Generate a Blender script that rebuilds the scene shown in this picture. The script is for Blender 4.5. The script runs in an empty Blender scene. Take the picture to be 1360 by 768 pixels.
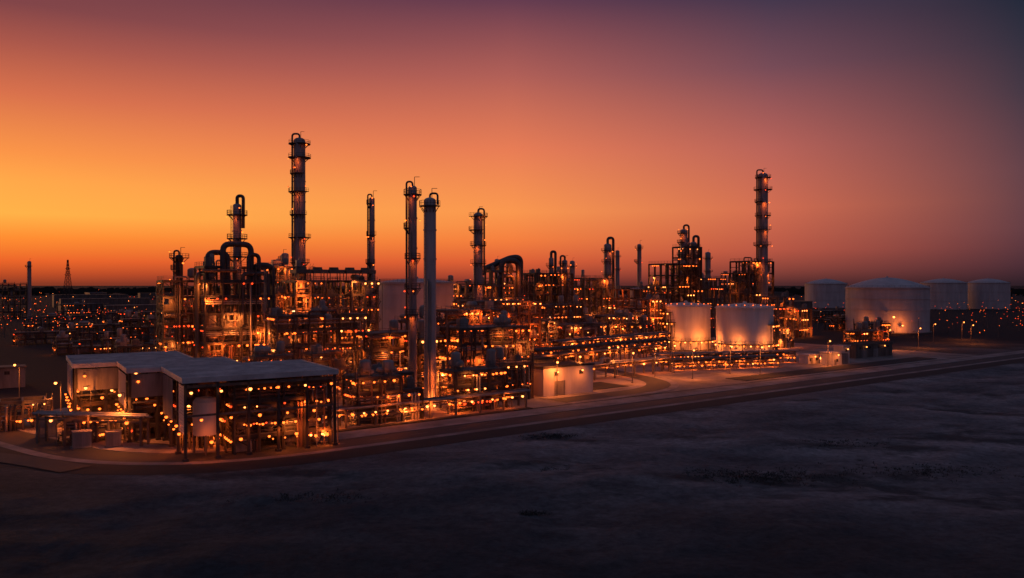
import bpy, math, random
from mathutils import Vector, Matrix, noise
sc=bpy.context.scene
COL=sc.collection
sc.view_settings.view_transform='Standard'
sc.view_settings.look='None'
sc.view_settings.exposure=0
rad=math.radians
SA=rad(34)          # plant grid orientation
def lin(c):
    out=[]
    for v in c:
        v/=255.0
        out.append(v/12.92 if v<=0.04045 else ((v+0.055)/1.055)**2.4)
    return out
def at(b,d): return (b*d/1058.0,d)   # image pixel offset from centre column, over focal length in pixels; range in m

# ---------------------------------------------------------------- materials
def mat(name,c0,c1,rough=.6,metal=0,scale=.35,bump=.15,streak=True,bscale=6,fine=None):
    m=bpy.data.materials.new(name); m.use_nodes=True
    nt=m.node_tree; N=nt.nodes; L=nt.links
    b=N['Principled BSDF']
    tc=N.new('ShaderNodeTexCoord')
    mp=N.new('ShaderNodeMapping'); L.new(tc.outputs['Object'],mp.inputs[0])
    if streak: mp.inputs['Scale'].default_value=(1.6,1.6,.25)
    n=N.new('ShaderNodeTexNoise'); n.inputs['Scale'].default_value=scale; n.inputs['Detail'].default_value=5
    n.inputs['Roughness'].default_value=.68
    L.new(mp.outputs[0],n.inputs['Vector'])
    r=N.new('ShaderNodeValToRGB'); r.color_ramp.elements[0].position=.35; r.color_ramp.elements[1].position=.65
    r.color_ramp.elements[0].color=(*c0,1); r.color_ramp.elements[1].color=(*c1,1)
    L.new(n.outputs['Fac'],r.inputs[0]); L.new(r.outputs[0],b.inputs['Base Color'])
    mr=N.new('ShaderNodeMapRange'); mr.inputs['To Min'].default_value=max(0,rough-.15); mr.inputs['To Max'].default_value=min(1,rough+.15)
    L.new(n.outputs['Fac'],mr.inputs['Value']); L.new(mr.outputs[0],b.inputs['Roughness'])
    if bump>.2:
        n2=N.new('ShaderNodeTexNoise'); n2.inputs['Scale'].default_value=bscale; n2.inputs['Detail'].default_value=4
        L.new(tc.outputs['Object'],n2.inputs['Vector'])
        bp=N.new('ShaderNodeBump'); bp.inputs['Strength'].default_value=bump; bp.inputs['Distance'].default_value=.05
        L.new(n2.outputs['Fac'],bp.inputs['Height']); L.new(bp.outputs[0],b.inputs['Normal'])
    b.inputs['Metallic'].default_value=metal
    return m
def emit(name,col,s):
    m=bpy.data.materials.new(name); m.use_nodes=True
    nt=m.node_tree; nt.nodes.clear()
    o=nt.nodes.new('ShaderNodeOutputMaterial'); e=nt.nodes.new('ShaderNodeEmission')
    e.inputs[0].default_value=(*col,1); e.inputs[1].default_value=s
    nt.links.new(e.outputs[0],o.inputs[0])
    try: m.cycles.emission_sampling='NONE'
    except Exception: pass
    return m
M_STEEL=mat('painted_steel',(.07,.06,.056),(.16,.138,.125),.6,.1)
M_DARK=mat('dark_steel',(.028,.025,.026),(.07,.061,.059),.6,.2)
M_RUST=mat('rusty_steel',(.10,.05,.035),(.22,.125,.085),.75,.1)
M_DECK=mat('grating',(.08,.068,.063),(.18,.155,.145),.7,.1)
M_PIPE=mat('pipe_cladding',(.17,.155,.15),(.32,.295,.28),.45,.3)
M_PIPED=mat('dark_pipe',(.05,.043,.045),(.11,.095,.095),.45,.4)
M_VES=mat('vessel_paint',(.18,.16,.155),(.34,.31,.295),.5,.1)
M_TANK=mat('tank_paint',(.60,.56,.54),(.80,.75,.72),.5,0,scale=.12)
M_TANKD=mat('dull_tank_paint',(.44,.375,.38),(.60,.53,.53),.6,0,scale=.12)
M_COLM=mat('column_cladding',(.22,.185,.195),(.38,.33,.345),.45,.3)
M_STACK=mat('stack_paint',(.34,.30,.31),(.52,.46,.47),.5,.1)
M_CONC=mat('concrete',(.12,.11,.105),(.21,.19,.18),.85,0,streak=False,scale=.5)
M_ROOF=mat('roof_sheet',(.40,.36,.365),(.70,.63,.62),.6,0,streak=False,scale=.22)
M_WALL=mat('wall_panel',(.38,.35,.34),(.58,.54,.52),.6,0)
M_WALLD=mat('weathered_panel',(.14,.125,.125),(.27,.245,.24),.6,0)
M_GLASS=mat('dark_glass',(.02,.02,.03),(.04,.04,.05),.15,0)
M_ASPH=mat('asphalt',(.02,.019,.021),(.045,.042,.044),.75,0,streak=False,scale=.4,bscale=10)
M_LINE=mat('worn_paint',(.15,.14,.13),(.3,.28,.26),.7,0,streak=False,scale=1.5)
M_SHLD=mat('pale_gravel',(.13,.112,.105),(.34,.29,.27),.9,0,streak=False,scale=.12,bscale=12,bump=.4)
M_APRON=mat('plant_yard',(.10,.085,.078),(.32,.265,.24),.85,0,streak=False,scale=.08,bscale=8,bump=.3)
M_VERGE=mat('dark_verge',(.010,.012,.012),(.032,.03,.028),.95,0,streak=False,scale=.3,bscale=5,bump=.5)
M_LEAF=mat('scrub_leaf',(.018,.020,.018),(.045,.044,.038),.9,0,streak=False,scale=.6)
E_HOT=emit('lamp_hot',(1,.27,.055),6.5)
E_ORG=emit('lamp_orange',(1,.135,.016),4.4)
E_RED=emit('lamp_red',(1,.055,.01),3)
E_PALE=emit('lamp_pale',(1,.50,.2),6)

# ---------------------------------------------------------------- mesh builder
class MB:
    def __init__(s): s.v=[]; s.f=[]; s.m=[]; s.mi=0
    def quadbox(s,pts):
        b=len(s.v); s.v+= [tuple(p) for p in pts]
        for f in ((0,3,2,1),(4,5,6,7),(0,1,5,4),(1,2,6,5),(2,3,7,6),(3,0,4,7)):
            s.f.append(tuple(b+i for i in f)); s.m.append(s.mi)
    def box(s,cx,cy,cz,sx,sy,sz,rz=0):
        hx,hy,hz=sx/2,sy/2,sz/2; c,q=math.cos(rz),math.sin(rz)
        pts=[]
        for z in (-hz,hz):
            for x,y in ((-hx,-hy),(hx,-hy),(hx,hy),(-hx,hy)):
                pts.append((cx+x*c-y*q,cy+x*q+y*c,cz+z))
        s.quadbox(pts)
    def beam(s,p0,p1,w,h=None):
        h=h or w; p0=Vector(p0);p1=Vector(p1); t=(p1-p0)
        if t.length<1e-5:return
        t.normalize()
        up=Vector((0,0,1)) if abs(t.z)<.95 else Vector((1,0,0))
        a=t.cross(up).normalized()*w/2; b=a.cross(t).normalized()*h/2
        pts=[p0-a-b,p0+a-b,p0+a+b,p0-a+b,p1-a-b,p1+a-b,p1+a+b,p1-a+b]
        s.quadbox(pts)
    def tube(s,pts,r,seg=8):
        pts=[Vector(p) for p in pts]; n=len(pts); base=len(s.v); nrm=None
        for i,p in enumerate(pts):
            if i==0:t=pts[1]-p
            elif i==n-1:t=p-pts[i-1]
            else:t=(pts[i+1]-p).normalized()+(p-pts[i-1]).normalized()
            if t.length<1e-6:t=Vector((0,0,1))
            t.normalize()
            if nrm is None:nrm=t.orthogonal().normalized()
            nrm=nrm-t*nrm.dot(t)
            if nrm.length<1e-5:nrm=t.orthogonal()
            nrm.normalize(); bi=t.cross(nrm)
            rr=r[i] if isinstance(r,(list,tuple)) else r
            for k in range(seg):
                a=2*math.pi*k/seg
                s.v.append(tuple(p+nrm*math.cos(a)*rr+bi*math.sin(a)*rr))
        for i in range(n-1):
            for k in range(seg):
                k2=(k+1)%seg; a=base+i*seg
                s.f.append((a+k,a+k2,a+seg+k2,a+seg+k)); s.m.append(s.mi)
        s.f.append(tuple(base+k for k in reversed(range(seg)))); s.m.append(s.mi)
        s.f.append(tuple(base+(n-1)*seg+k for k in range(seg))); s.m.append(s.mi)
    def lathe(s,prof,seg=16,M=None,ox=0,oy=0,oz=0):
        base=len(s.v); n=len(prof)
        for r,z in prof:
            for k in range(seg):
                a=2*math.pi*k/seg; p=Vector((r*math.cos(a),r*math.sin(a),z))
                if M is not None:p=M@p
                s.v.append((p.x+ox,p.y+oy,p.z+oz))
        for i in range(n-1):
            for k in range(seg):
                k2=(k+1)%seg;a=base+i*seg
                s.f.append((a+k,a+k2,a+seg+k2,a+seg+k)); s.m.append(s.mi)
        if prof[0][0]>1e-3:
            s.f.append(tuple(base+k for k in reversed(range(seg)))); s.m.append(s.mi)
        s.f.append(tuple(base+(n-1)*seg+k for k in range(seg))); s.m.append(s.mi)
    def arc(s,r0,r1,z,th,a0,a1,seg):
        base=len(s.v)
        for i in range(seg+1):
            a=a0+(a1-a0)*i/seg;c,q=math.cos(a),math.sin(a)
            s.v+=[(r0*c,r0*q,z),(r1*c,r1*q,z),(r1*c,r1*q,z+th),(r0*c,r0*q,z+th)]
        for i in range(seg):
            a=base+i*4
            for k in range(4):
                k2=(k+1)%4
                s.f.append((a+k,a+4+k,a+4+k2,a+k2)); s.m.append(s.mi)
        s.f.append((base,base+1,base+2,base+3)); s.m.append(s.mi)
        e=base+seg*4; s.f.append((e+3,e+2,e+1,e)); s.m.append(s.mi)
    def mesh(s,name,mats):
        me=bpy.data.meshes.new(name); me.from_pydata(s.v,[],s.f)
        for m in (mats if isinstance(mats,(list,tuple)) else [mats]): me.materials.append(m)
        if any(s.m): me.polygons.foreach_set('material_index',s.m)
        me.polygons.foreach_set('use_smooth',[True]*len(me.polygons))
        try: me.set_sharp_from_angle(angle=rad(35))
        except Exception: pass
        me.update(); return me
    def obj(s,name,mats,parent=None,loc=None,rz=None):
        o=bpy.data.objects.new(name,s.mesh(name,mats)); COL.objects.link(o)
        if parent: o.parent=parent
        if loc: o.location=loc
        if rz is not None:o.rotation_euler[2]=rz
        return o
def fil(pts,r,n=5):
    pts=[Vector(p) for p in pts]; out=[pts[0]]
    for i in range(1,len(pts)-1):
        p=pts[i];a=pts[i-1]-p;b=pts[i+1]-p
        rr=min(r,a.length*.49,b.length*.49)
        A=p+a.normalized()*rr;B=p+b.normalized()*rr
        for k in range(n+1):
            t=k/n; out.append(A*(1-t)**2+p*2*t*(1-t)+B*t*t)
    out.append(pts[-1]); return out
def thing(name,label,cat,x,y,rz=0,group=None,z=0):
    e=bpy.data.objects.new(name,None); COL.objects.link(e)
    e.location=(x,y,z); e.rotation_euler[2]=rz; e.empty_display_size=2
    e['label']=label; e['category']=cat
    if group:e['group']=group
    return e

# ---------------------------------------------------------------- lamps
def lamp_mesh(E,rb):
    b=MB(); b.mi=0
    b.box(0,0,rb*.9,.5,.5,.14); b.beam((0,0,rb*.9),(0,.6,rb*.9+.2),.08)
    b.mi=1
    b.lathe([(.02,-rb),(rb*.75,-rb*.6),(rb,0),(rb*.75,rb*.6),(.02,rb*.8)],8)
    return b.mesh('lamp',[M_DARK,E])
LM={'hot':lamp_mesh(E_HOT,.38),'org':lamp_mesh(E_ORG,.40),'red':lamp_mesh(E_RED,.38),'pale':lamp_mesh(E_PALE,.34),
    'small':lamp_mesh(E_ORG,.29)}
LC={}
FR=random.Random(99)
NL=[0,0]
def lamp(parent,x,y,z,kind='org',s=1,rz=0):
    o=bpy.data.objects.new('lamp',LM[kind]); COL.objects.link(o); o.parent=parent
    o.location=(x,y,z); o.scale=(s,s,s); o.rotation_euler[2]=rz; NL[0]+=1
    return o
OR=(1,.15,.016); OR2=(1,.22,.036)
PW=2.5
def add_fill(parent,x,y,z,p=400,col=OR,tilt=None,k_=1):  # fill lights added for illumination beside the bulbs; area ones back onto the view
    pt=FR.random()<.2
    k=(pt,round(p*k_),col)
    if k not in LC:
        l=bpy.data.lights.new('fill_light','POINT' if pt else 'AREA'); l.color=col
        if pt: l.energy=p*k_*PW*.8; l.shadow_soft_size=.22
        else: l.energy=p*k_*PW; l.shape='DISK'; l.size=.9
        LC[k]=l
    o=bpy.data.objects.new('fill_light',LC[k]); COL.objects.link(o); o.parent=parent
    o.location=(x,y,z); o.rotation_euler=(rad(48 if tilt is None else tilt),0,FR.uniform(-.5,.5)); NL[1]+=1
    return o

# ---------------------------------------------------------------- generic makers
def ring_rail(b,r,z,a0,a1,seg):
    for hz in (.6,1.2):
        b.tube([(r*math.cos(a0+(a1-a0)*i/seg),r*math.sin(a0+(a1-a0)*i/seg),z+hz) for i in range(seg+1)],.06,4)
    for i in range(seg+1):
        a=a0+(a1-a0)*i/seg
        b.beam((r*math.cos(a),r*math.sin(a),z),(r*math.cos(a),r*math.sin(a),z+1.2),.09)
def column(name,b_,d,r,h,plats,label,cat='tower',m=None,goose='l',seed=1,neck=None,pw=1.6,gr=.5,lamps=True,pipe_to=.35,kind='org',glow=0):
    R=random.Random(seed); x,y=at(b_,d)
    T=thing(name,label,cat,x,y,0)
    m=m or M_COLM
    b=MB(); pr=[(r*1.12,0),(r*1.12,.6),(r,.8)]
    zt=h-r*.6; nfl=max(3,int(h/7))
    nz=neck[0]*h if neck else None
    rc=r
    for i in range(1,nfl):
        z=.8+(zt-.8)*i/nfl
        if nz and z>nz and rc==r:
            pr+=[(r,z-1.5)]; rc=neck[1]*r; pr+=[(rc,z)]; continue
        pr+=[(rc,z-.2),(rc+.14,z-.2),(rc+.14,z+.2),(rc,z+.2)]
    for k in range(0,6):
        a=k/5*math.pi/2; pr.append((max(.02,rc*math.cos(a)),zt+rc*.6*math.sin(a)))
    b.lathe(pr,24); b.obj('shell',m,T)
    for k,pz in enumerate(plats):
        z=pz*h; rr=(neck[1]*r if neck and z>neck[0]*h else r)
        a0=R.choice((2.6,3.0,1.4,3.5)); span=R.uniform(2.4,4.4)
        if R.random()<.3:a0=-1.6;span=5.9
        p_=pw*R.uniform(.75,1.2)
        b=MB(); b.arc(rr+.02,rr+p_,z,.25,a0,a0+span,18)
        for i in range(6):
            a=a0+span*(i+.5)/6
            b.beam((rr*math.cos(a),rr*math.sin(a),z-1.4),((rr+p_*.85)*math.cos(a),(rr+p_*.85)*math.sin(a),z),.15)
        ring_rail(b,rr+p_-.06,z+.25,a0,a0+span,10)
        b.obj('platform',M_DARK,T)
        if lamps:
            for q in range(R.choice((1,1,2))):
                a=R.uniform(3.4,6.0); lamp(T,(rr+p_)*math.cos(a),(rr+p_)*math.sin(a),z+R.choice((-.5,2.0)),R.choice((kind,'org','small')),R.uniform(.45,.75),a+1.57)
        if glow and k%2==0:
            a=R.uniform(3.9,5.6); add_fill(T,(rr+p_+.5)*math.cos(a),(rr+p_+.5)*math.sin(a),z-.6,glow,OR,15,.7)
    b=MB(); a=rad(235); c,q=math.cos(a),math.sin(a); rl=r+.35
    tx,ty=-q*.28,c*.28
    for sg in (-1,1): b.beam((rl*c+sg*tx,rl*q+sg*ty,0),(rl*c+sg*tx,rl*q+sg*ty,zt),.09)
    for i in range(int(zt/1.0)): b.beam((rl*c-tx,rl*q-ty,i+.5),(rl*c+tx,rl*q+ty,i+.5),.06)
    b.obj('ladder',M_DARK,T)
    sx={'l':-1,'r':1}.get(goose,0)
    if sx:
        off=r+gr+.2 if pipe_to<.85 else rc+gr+.15
        pp=[(0,0,h-.6),(0,0,h+gr*4),(sx*off,0,h+gr*4),(sx*off,-.2,h*pipe_to)]
        if pipe_to<.8: pp.append((sx*(off-gr-.1),-.2,h*pipe_to-1))
        b=MB(); b.tube(fil(pp,gr*3),gr,10)
        b.obj('overhead_pipe',M_PIPED,T)
        for q in range(2):
            a=R.uniform(3.7,5.6); rp=r+.3
            z1=h*R.uniform(.4,.8)
            b=MB(); b.tube(fil([(rp*1.0*math.cos(a),rp*math.sin(a),0),(rp*math.cos(a),rp*math.sin(a),z1),((r-.1)*math.cos(a),(r-.1)*math.sin(a),z1+.6)],.5),.18,8)
            b.obj('side_pipe',M_PIPE,T)
    b=MB(); b.beam((.5,0,h-.4),(.5,0,h+2.2),.14); b.beam((.5,0,h+2.2),(1.8,0,h+2.2),.12); b.obj('davit',M_DARK,T)
    return T

def rail_run(b,p0,p1):
    p0=Vector(p0);p1=Vector(p1); L=(p1-p0).length; n=max(1,int(L/2))
    for hz in (.6,1.15): b.beam(p0+Vector((0,0,hz)),p1+Vector((0,0,hz)),.08)
    for i in range(n+1):
        p=p0.lerp(p1,i/n); b.beam(p,p+Vector((0,0,1.15)),.09)

def vessel(T,x,y,z,r,L,vert=True,ang=0,m=None):
    b=MB(); pr=[]
    for k in range(5):
        a=k/4*math.pi/2; pr.append((max(.02,r*math.sin(a)),-r*.5*math.cos(a)))
    pr+=[(r,L*.33),(r+.06,L*.33),(r+.06,L*.33+.2),(r,L*.33+.2),(r,L)]
    for k in range(1,6):
        a=k/5*math.pi/2; pr.append((max(.02,r*math.cos(a)),L+r*.5*math.sin(a)))
    if vert:
        b.lathe(pr,18)
        for k in range(4):
            a=k*math.pi/2+.5; b.beam((r*.9*math.cos(a),r*.9*math.sin(a),.6),(r*.9*math.cos(a),r*.9*math.sin(a),-r*.5-.5),.18)
        b.obj('vessel',m or M_VES,T,(x,y,z+r*.5+.5))
    else:
        M=Matrix.Rotation(ang,4,'Z')@Matrix.Rotation(math.pi/2,4,'Y')@Matrix.Translation((0,0,-L/2))
        b.lathe(pr,18,M)
        for sg in (-.3,.3):
            b.box(sg*L*math.cos(ang),sg*L*math.sin(ang),-r*.8,.4,r*1.4,r*.9,ang)
        b.obj('vessel',m or M_VES,T,(x,y,z+r+.3))

def process_unit(b_,d,W,D,H,nl,seed,label=None,lam=1.0,fl=4,fp=350,rz=SA,step=.4,pipes=12,vess=5,xy=None,ducts=None,air=False,under=False,fm=None,banks=2):
    R=random.Random(seed); x,y=xy if xy else at(b_,d)
    T=thing('process_unit',label or 'open steel process structure with lit decks, vessels and pipework','process unit',x,y,rz,'refinery process units')
    nx=max(1,round(W/4.4));ny=max(1,round(D/5)); dx=W/nx;dy=D/ny
    pipes=int(pipes*.55); vess=int(vess*1.4)+1; banks=max(1,int(banks*.5))
    lev=[]
    for i in range(nl):
        z=H*(i+1)/nl*(1+R.uniform(-.02,.02)) if i<nl-1 else H
        lev.append(z)
    Lb=[[nl if R.random()>step*.75 else max(1,nl-R.randint(1,max(1,nl//3))) for j in range(ny)] for i in range(nx)]
    X=lambda i:-W/2+i*dx
    Y=lambda j:-D/2+j*dy
    cw=.46 if d<260 else .6
    fr=MB()
    for i in range(nx+1):
        for j in range(ny+1):
            t=0
            for a in (i-1,i):
                for c in (j-1,j):
                    if 0<=a<nx and 0<=c<ny:t=max(t,Lb[a][c])
            fr.box(X(i),Y(j),lev[t-1]/2,cw,cw,lev[t-1])
            if j==0: fr.box(X(i),Y(j)-.75,lev[t-1]/2,cw*.6,cw*.6,lev[t-1])   # outer stanchion
    done=set()
    for i in range(nx):
        for j in range(ny):
            for l in range(Lb[i][j]):
                zz=lev[l]-.3
                for (p,q) in (((i,j),(i+1,j)),((i,j+1),(i+1,j+1)),((i,j),(i,j+1)),((i+1,j),(i+1,j+1))):
                    key=(p,q,l)
                    if key in done:continue
                    done.add(key)
                    fr.beam((X(p[0]),Y(p[1]),zz),(X(q[0]),Y(q[1]),zz),.34,.65)
                    edge=(p[1]==q[1] and p[1] in(0,)) or (p[0]==q[0] and p[0]==0)
                    if edge:
                        z0=lev[l-1] if l else 0
                        if R.random()<.18:
                            if R.random()<.5: fr.beam((X(p[0]),Y(p[1]),z0),(X(q[0]),Y(q[1]),zz),.22)
                            else: fr.beam((X(q[0]),Y(q[1]),z0),(X(p[0]),Y(p[1]),zz),.22)
                        if R.random()<.4:
                            zm=(z0+zz)/2; fr.beam((X(p[0]),Y(p[1]),zm),(X(q[0]),Y(q[1]),zm),.2,.3)
    for i in range(nx+1):
        t=max(Lb[min(i,nx-1)][0],Lb[max(i-1,0)][0])
        for l in range(t): fr.beam((X(i),Y(0)-.9,lev[l]-.25),(X(i),Y(0),lev[l]-.25),.2,.3)
    fr.obj('frame',fm or R.choice((M_STEEL,M_DARK,M_RUST)),T)
    decks={}
    for l in range(nl):
        b=MB(); rb=MB()
        on={}
        for i in range(nx):
            for j in range(ny):
                if Lb[i][j]>l and R.random()<.94: on[(i,j)]=1
        if under and l==nl-1: on={}
        for (i,j) in on:
            b.box(X(i)+dx/2,Y(j)+dy/2,lev[l]+.08,dx-.02,dy-.02,.16)
            for (di,dj,p,q) in ((-1,0,(i,j),(i,j+1)),(1,0,(i+1,j),(i+1,j+1)),(0,-1,(i,j),(i+1,j)),(0,1,(i,j+1),(i+1,j+1))):
                if (i+di,j+dj) not in on and (dj<=0):
                    rail_run(rb,(X(p[0]),Y(p[1]),lev[l]+.16),(X(q[0]),Y(q[1]),lev[l]+.16))
        if on:
            b.obj('deck',M_DECK,T)
            if rb.v: rb.obj('railing',M_STEEL,T)
        decks[l]=list(on)
    def spot():
        l=R.choice([-1]+list(range(nl-1 if under else nl)))
        i=R.randrange(nx);j=R.randrange(ny) if R.random()<.4 else 0
        if l>=0:
            if not decks[l]: return None
            if (i,j) not in decks[l]: i,j=R.choice(decks[l])
        return l,(0 if l<0 else lev[l]+.16),X(i)+dx/2,Y(j)+dy/2
    gap=H/nl
    for k in range(vess):
        s_=spot()
        if not s_:continue
        l,z0,cx,cy=s_; top=(l==nl-1)
        if R.random()<.65:
            r=R.uniform(.8,1.5)
            if under: r=min(r,gap*.3)
            vessel(T,cx+R.uniform(-.6,.6),cy-R.uniform(0,.6),z0,r,R.uniform(.2,.45 if under else .6)*gap if not top else R.uniform(1.5,3),True,m=R.choice((M_VES,M_PIPE,M_WALLD)))
        else:
            r=R.uniform(.6,1.1)
            if under: r=min(r,gap*.32)
            vessel(T,cx,cy,z0,r,R.uniform(3,4.2),False,0 if R.random()<.6 else math.pi/2,m=R.choice((M_VES,M_PIPE)))
    for k in range(vess):
        s_=spot()
        if not s_:continue
        l,z0,cx,cy=s_; w=R.uniform(1.2,3);dd=R.uniform(1,2);h=R.uniform(1,2.2)
        if under: h=min(h,gap*.5)
        b=MB(); b.box(0,0,.15,w+.4,dd+.4,.3); b.box(0,0,.3+h/2,w,dd,h); b.box(w*.2,0,.3+h+.2,w*.3,dd*.6,.4); b.lathe([(.25,h*.5),(.25,h*.5+.5)],8,None,w/2+.1,0,0)
        b.obj('equipment_skid',R.choice((M_VES,M_STEEL,M_WALLD)),T,(cx+R.uniform(-.8,.8),cy+R.uniform(-.8,.8),z0))
    for q in range(banks):
        l=R.randrange(nl); za=lev[l]-1.1; r=R.choice((.14,.18,.22)); nn=R.choice((2,3,4))
        xa=-W/2-R.uniform(0,.6) ; xb=W/2*R.uniform(.3,1)
        for k in range(nn):
            yy=-D/2-.35-k*.02; zz=za-k*(r*2+.16)
            if zz<.6:break
            b=MB(); b.tube(fil([(xa,yy+1.5,zz),(xa,yy,zz),(xb-k*.5,yy,zz),(xb-k*.5,yy,zz-gap*.7 if zz>gap else .1)],.5,3),r,6); b.obj('pipe',R.choice((M_PIPE,M_PIPED,M_RUST)),T)
    # vertical risers along the front
    for q in range(banks*2):
        i=R.randrange(nx); r=R.choice((.16,.22,.28)); t=Lb[i][0]
        px=X(i)+dx*R.uniform(.2,.8); za=lev[R.randrange(t)]-.9
        for k in range(R.choice((1,2,3))):
            xx=px+k*(r*2+.2)
            if za<2:break
            b=MB(); b.tube(fil([(xx,-D/2-.5,0),(xx,-D/2-.5,za),(xx,-D/2+2,za)],.6,3),r,7); b.obj('pipe',R.choice((M_PIPE,M_PIPED,M_RUST)),T)
    for k in range(pipes):
        r=R.choice((.15,.2,.25,.3,.42)) if not under else R.choice((.1,.14,.18,.24)); m=R.choice((M_PIPE,M_PIPED,M_PIPED,M_RUST))
        yo=-D/2-R.uniform(.4,1.4) if R.random()<.5 else R.uniform(-D/2,D/2)
        x0=R.uniform(-W/2,W/2); x1=max(-W/2-1,min(W/2+1,x0+R.uniform(-.4,.4)*W*(.5 if under else 1))); 
        l=R.randrange(nl); za=lev[l]-R.uniform(.8,1.5); 
        ty=R.random()
        if ty<.35:   pts=[(x0,yo,0),(x0,yo,za),(x1,yo,za),(x1,yo,za+(R.uniform(1.5,gap*1.2) if not under else -gap*.8))]
        elif ty<.7:  pts=[(x0 if under else -W/2-.6,yo,za),(x1,yo,za),(x1,yo+R.uniform(1,D*.6),za),(x1,yo+R.uniform(1,D*.6),0)]
        elif ty<.8 and not under: 
            zt=lev[-1]+R.uniform(.8,2); y2=R.uniform(-D/2,D/2)
            pts=[(x0,y2,lev[0]),(x0,y2,zt),(x1,y2,zt),(x1,y2,lev[0])]
        else: pts=[(-W/2-R.uniform(.4,1),R.uniform(-D/2,D/2),0),(-W/2-.8,0,za),(-W/2-.8,D/2,za),(0,D/2,za)]
        if (Vector(pts[1])-Vector(pts[2])).length<.6:continue
        b=MB(); b.tube(fil(pts,r*3,4),r,8); b.obj('pipe',m,T)
    if ducts:
        for (pts,r) in ducts:
            b=MB(); b.tube(fil(pts,r*2.6,6),r,14); b.obj('duct',M_PIPED,T)
    b=MB(); sx=W/2+.2 if seed%2 else -W/2-1.3; fl_=0
    zz=0
    while zz<lev[-1]*.92:
        z2=min(zz+3,lev[-1])
        y0,y1=(-D/2,-D/2+4) if fl_%2==0 else (-D/2+4,-D/2)
        for sg in (0,1.0):
            b.beam((sx+sg,y0,zz),(sx+sg,y1,z2),.1,.25); b.beam((sx+sg,y0,zz+1.1),(sx+sg,y1,z2+1.1),.07)
        for q in range(8):
            t=(q+.5)/8; b.box(sx+.5,y0+(y1-y0)*t,zz+(z2-zz)*t,1,.28,.05)
        b.box(sx+.5,y1+(.5 if y1>y0 else -.5),z2,1.1,1.1,.1)
        zz=z2; fl_+=1
    for py in (-D/2-1,-D/2+5): b.beam((sx+1.1,py,0),(sx+1.1,py,zz),.16)
    b.obj('stair',M_STEEL,T)
    if air:
        na=max(2,int(W/5))
        for k in range(na):
            cx=-W/2+(k+.5)*W/na
            b=MB(); b.box(cx,-D/4,H+3.0,W/na-.6,D*.45,1.2); b.lathe([(1.7,H+3.6),(1.5,H+4.2),(1.55,H+4.4)],18,None,cx,-D/4,0)
            for ax in (-1,1):
                for ay in (-1,1): b.beam((cx+ax*(W/na/2-.5),-D/4+ay*D*.2,H),(cx+ax*(W/na/2-.5),-D/4+ay*D*.2,H+2.4),.22)
            b.obj('air_cooler',M_STEEL,T)
    # lamps hung in rows under the deck edges
    n=min(98,int((W/4)*nl*1.9*lam)); cnt=0
    while cnt<n:
        l=R.randrange(nl); face=R.random()<.78
        run=R.randint(2,4); k_=R.choices(('hot','org','red','pale','small'),(2.2,6.5,2.6,.1,4.5))[0]; s_=R.uniform(.5,1.0)*(.8 if under else 1)
        i0=R.uniform(0,nx); zz=lev[l]-R.uniform(.8,1.2); dep=0 if R.random()<.72 else R.uniform(0,D)
        for q in range(run):
            t=i0+q*.5
            if face:
                if t>nx: break
                a=min(nx-1,int(t)); c=min(ny-1,int(dep/dy))
                if Lb[a][c]<=l: break
                px,py=-W/2+t*dx,-D/2+dep-(1.1 if dep==0 else .45)
            else:
                tt=(t*.6)%ny; a,c=0,min(ny-1,int(tt))
                if Lb[a][c]<=l: break
                px,py=-W/2-.45,-D/2+tt*dy
            lamp(T,px,py,zz,k_,s_); cnt+=1
            if cnt>=n: break
        else: continue
        cnt+=.25
    for k in range(fl):
        l=k%nl
        q=R.random()
        if q<.35: px,py=-W/2+W*((k*.618)%1),-D/2+R.uniform(-2.8,-1.4)
        elif q<.75: px,py=-W/2+W*((k*.618)%1),R.uniform(-D/2+1,D/4)
        else: px,py=-W/2+R.uniform(-2.0,-.4),R.uniform(-D/2,D/2)
        add_fill(T,px,py,max(2.6,lev[l]-R.uniform(.9,1.5)),fp*R.choice((.7,1,1.3)),R.choice((OR,OR,OR2)))
    return T

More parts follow.
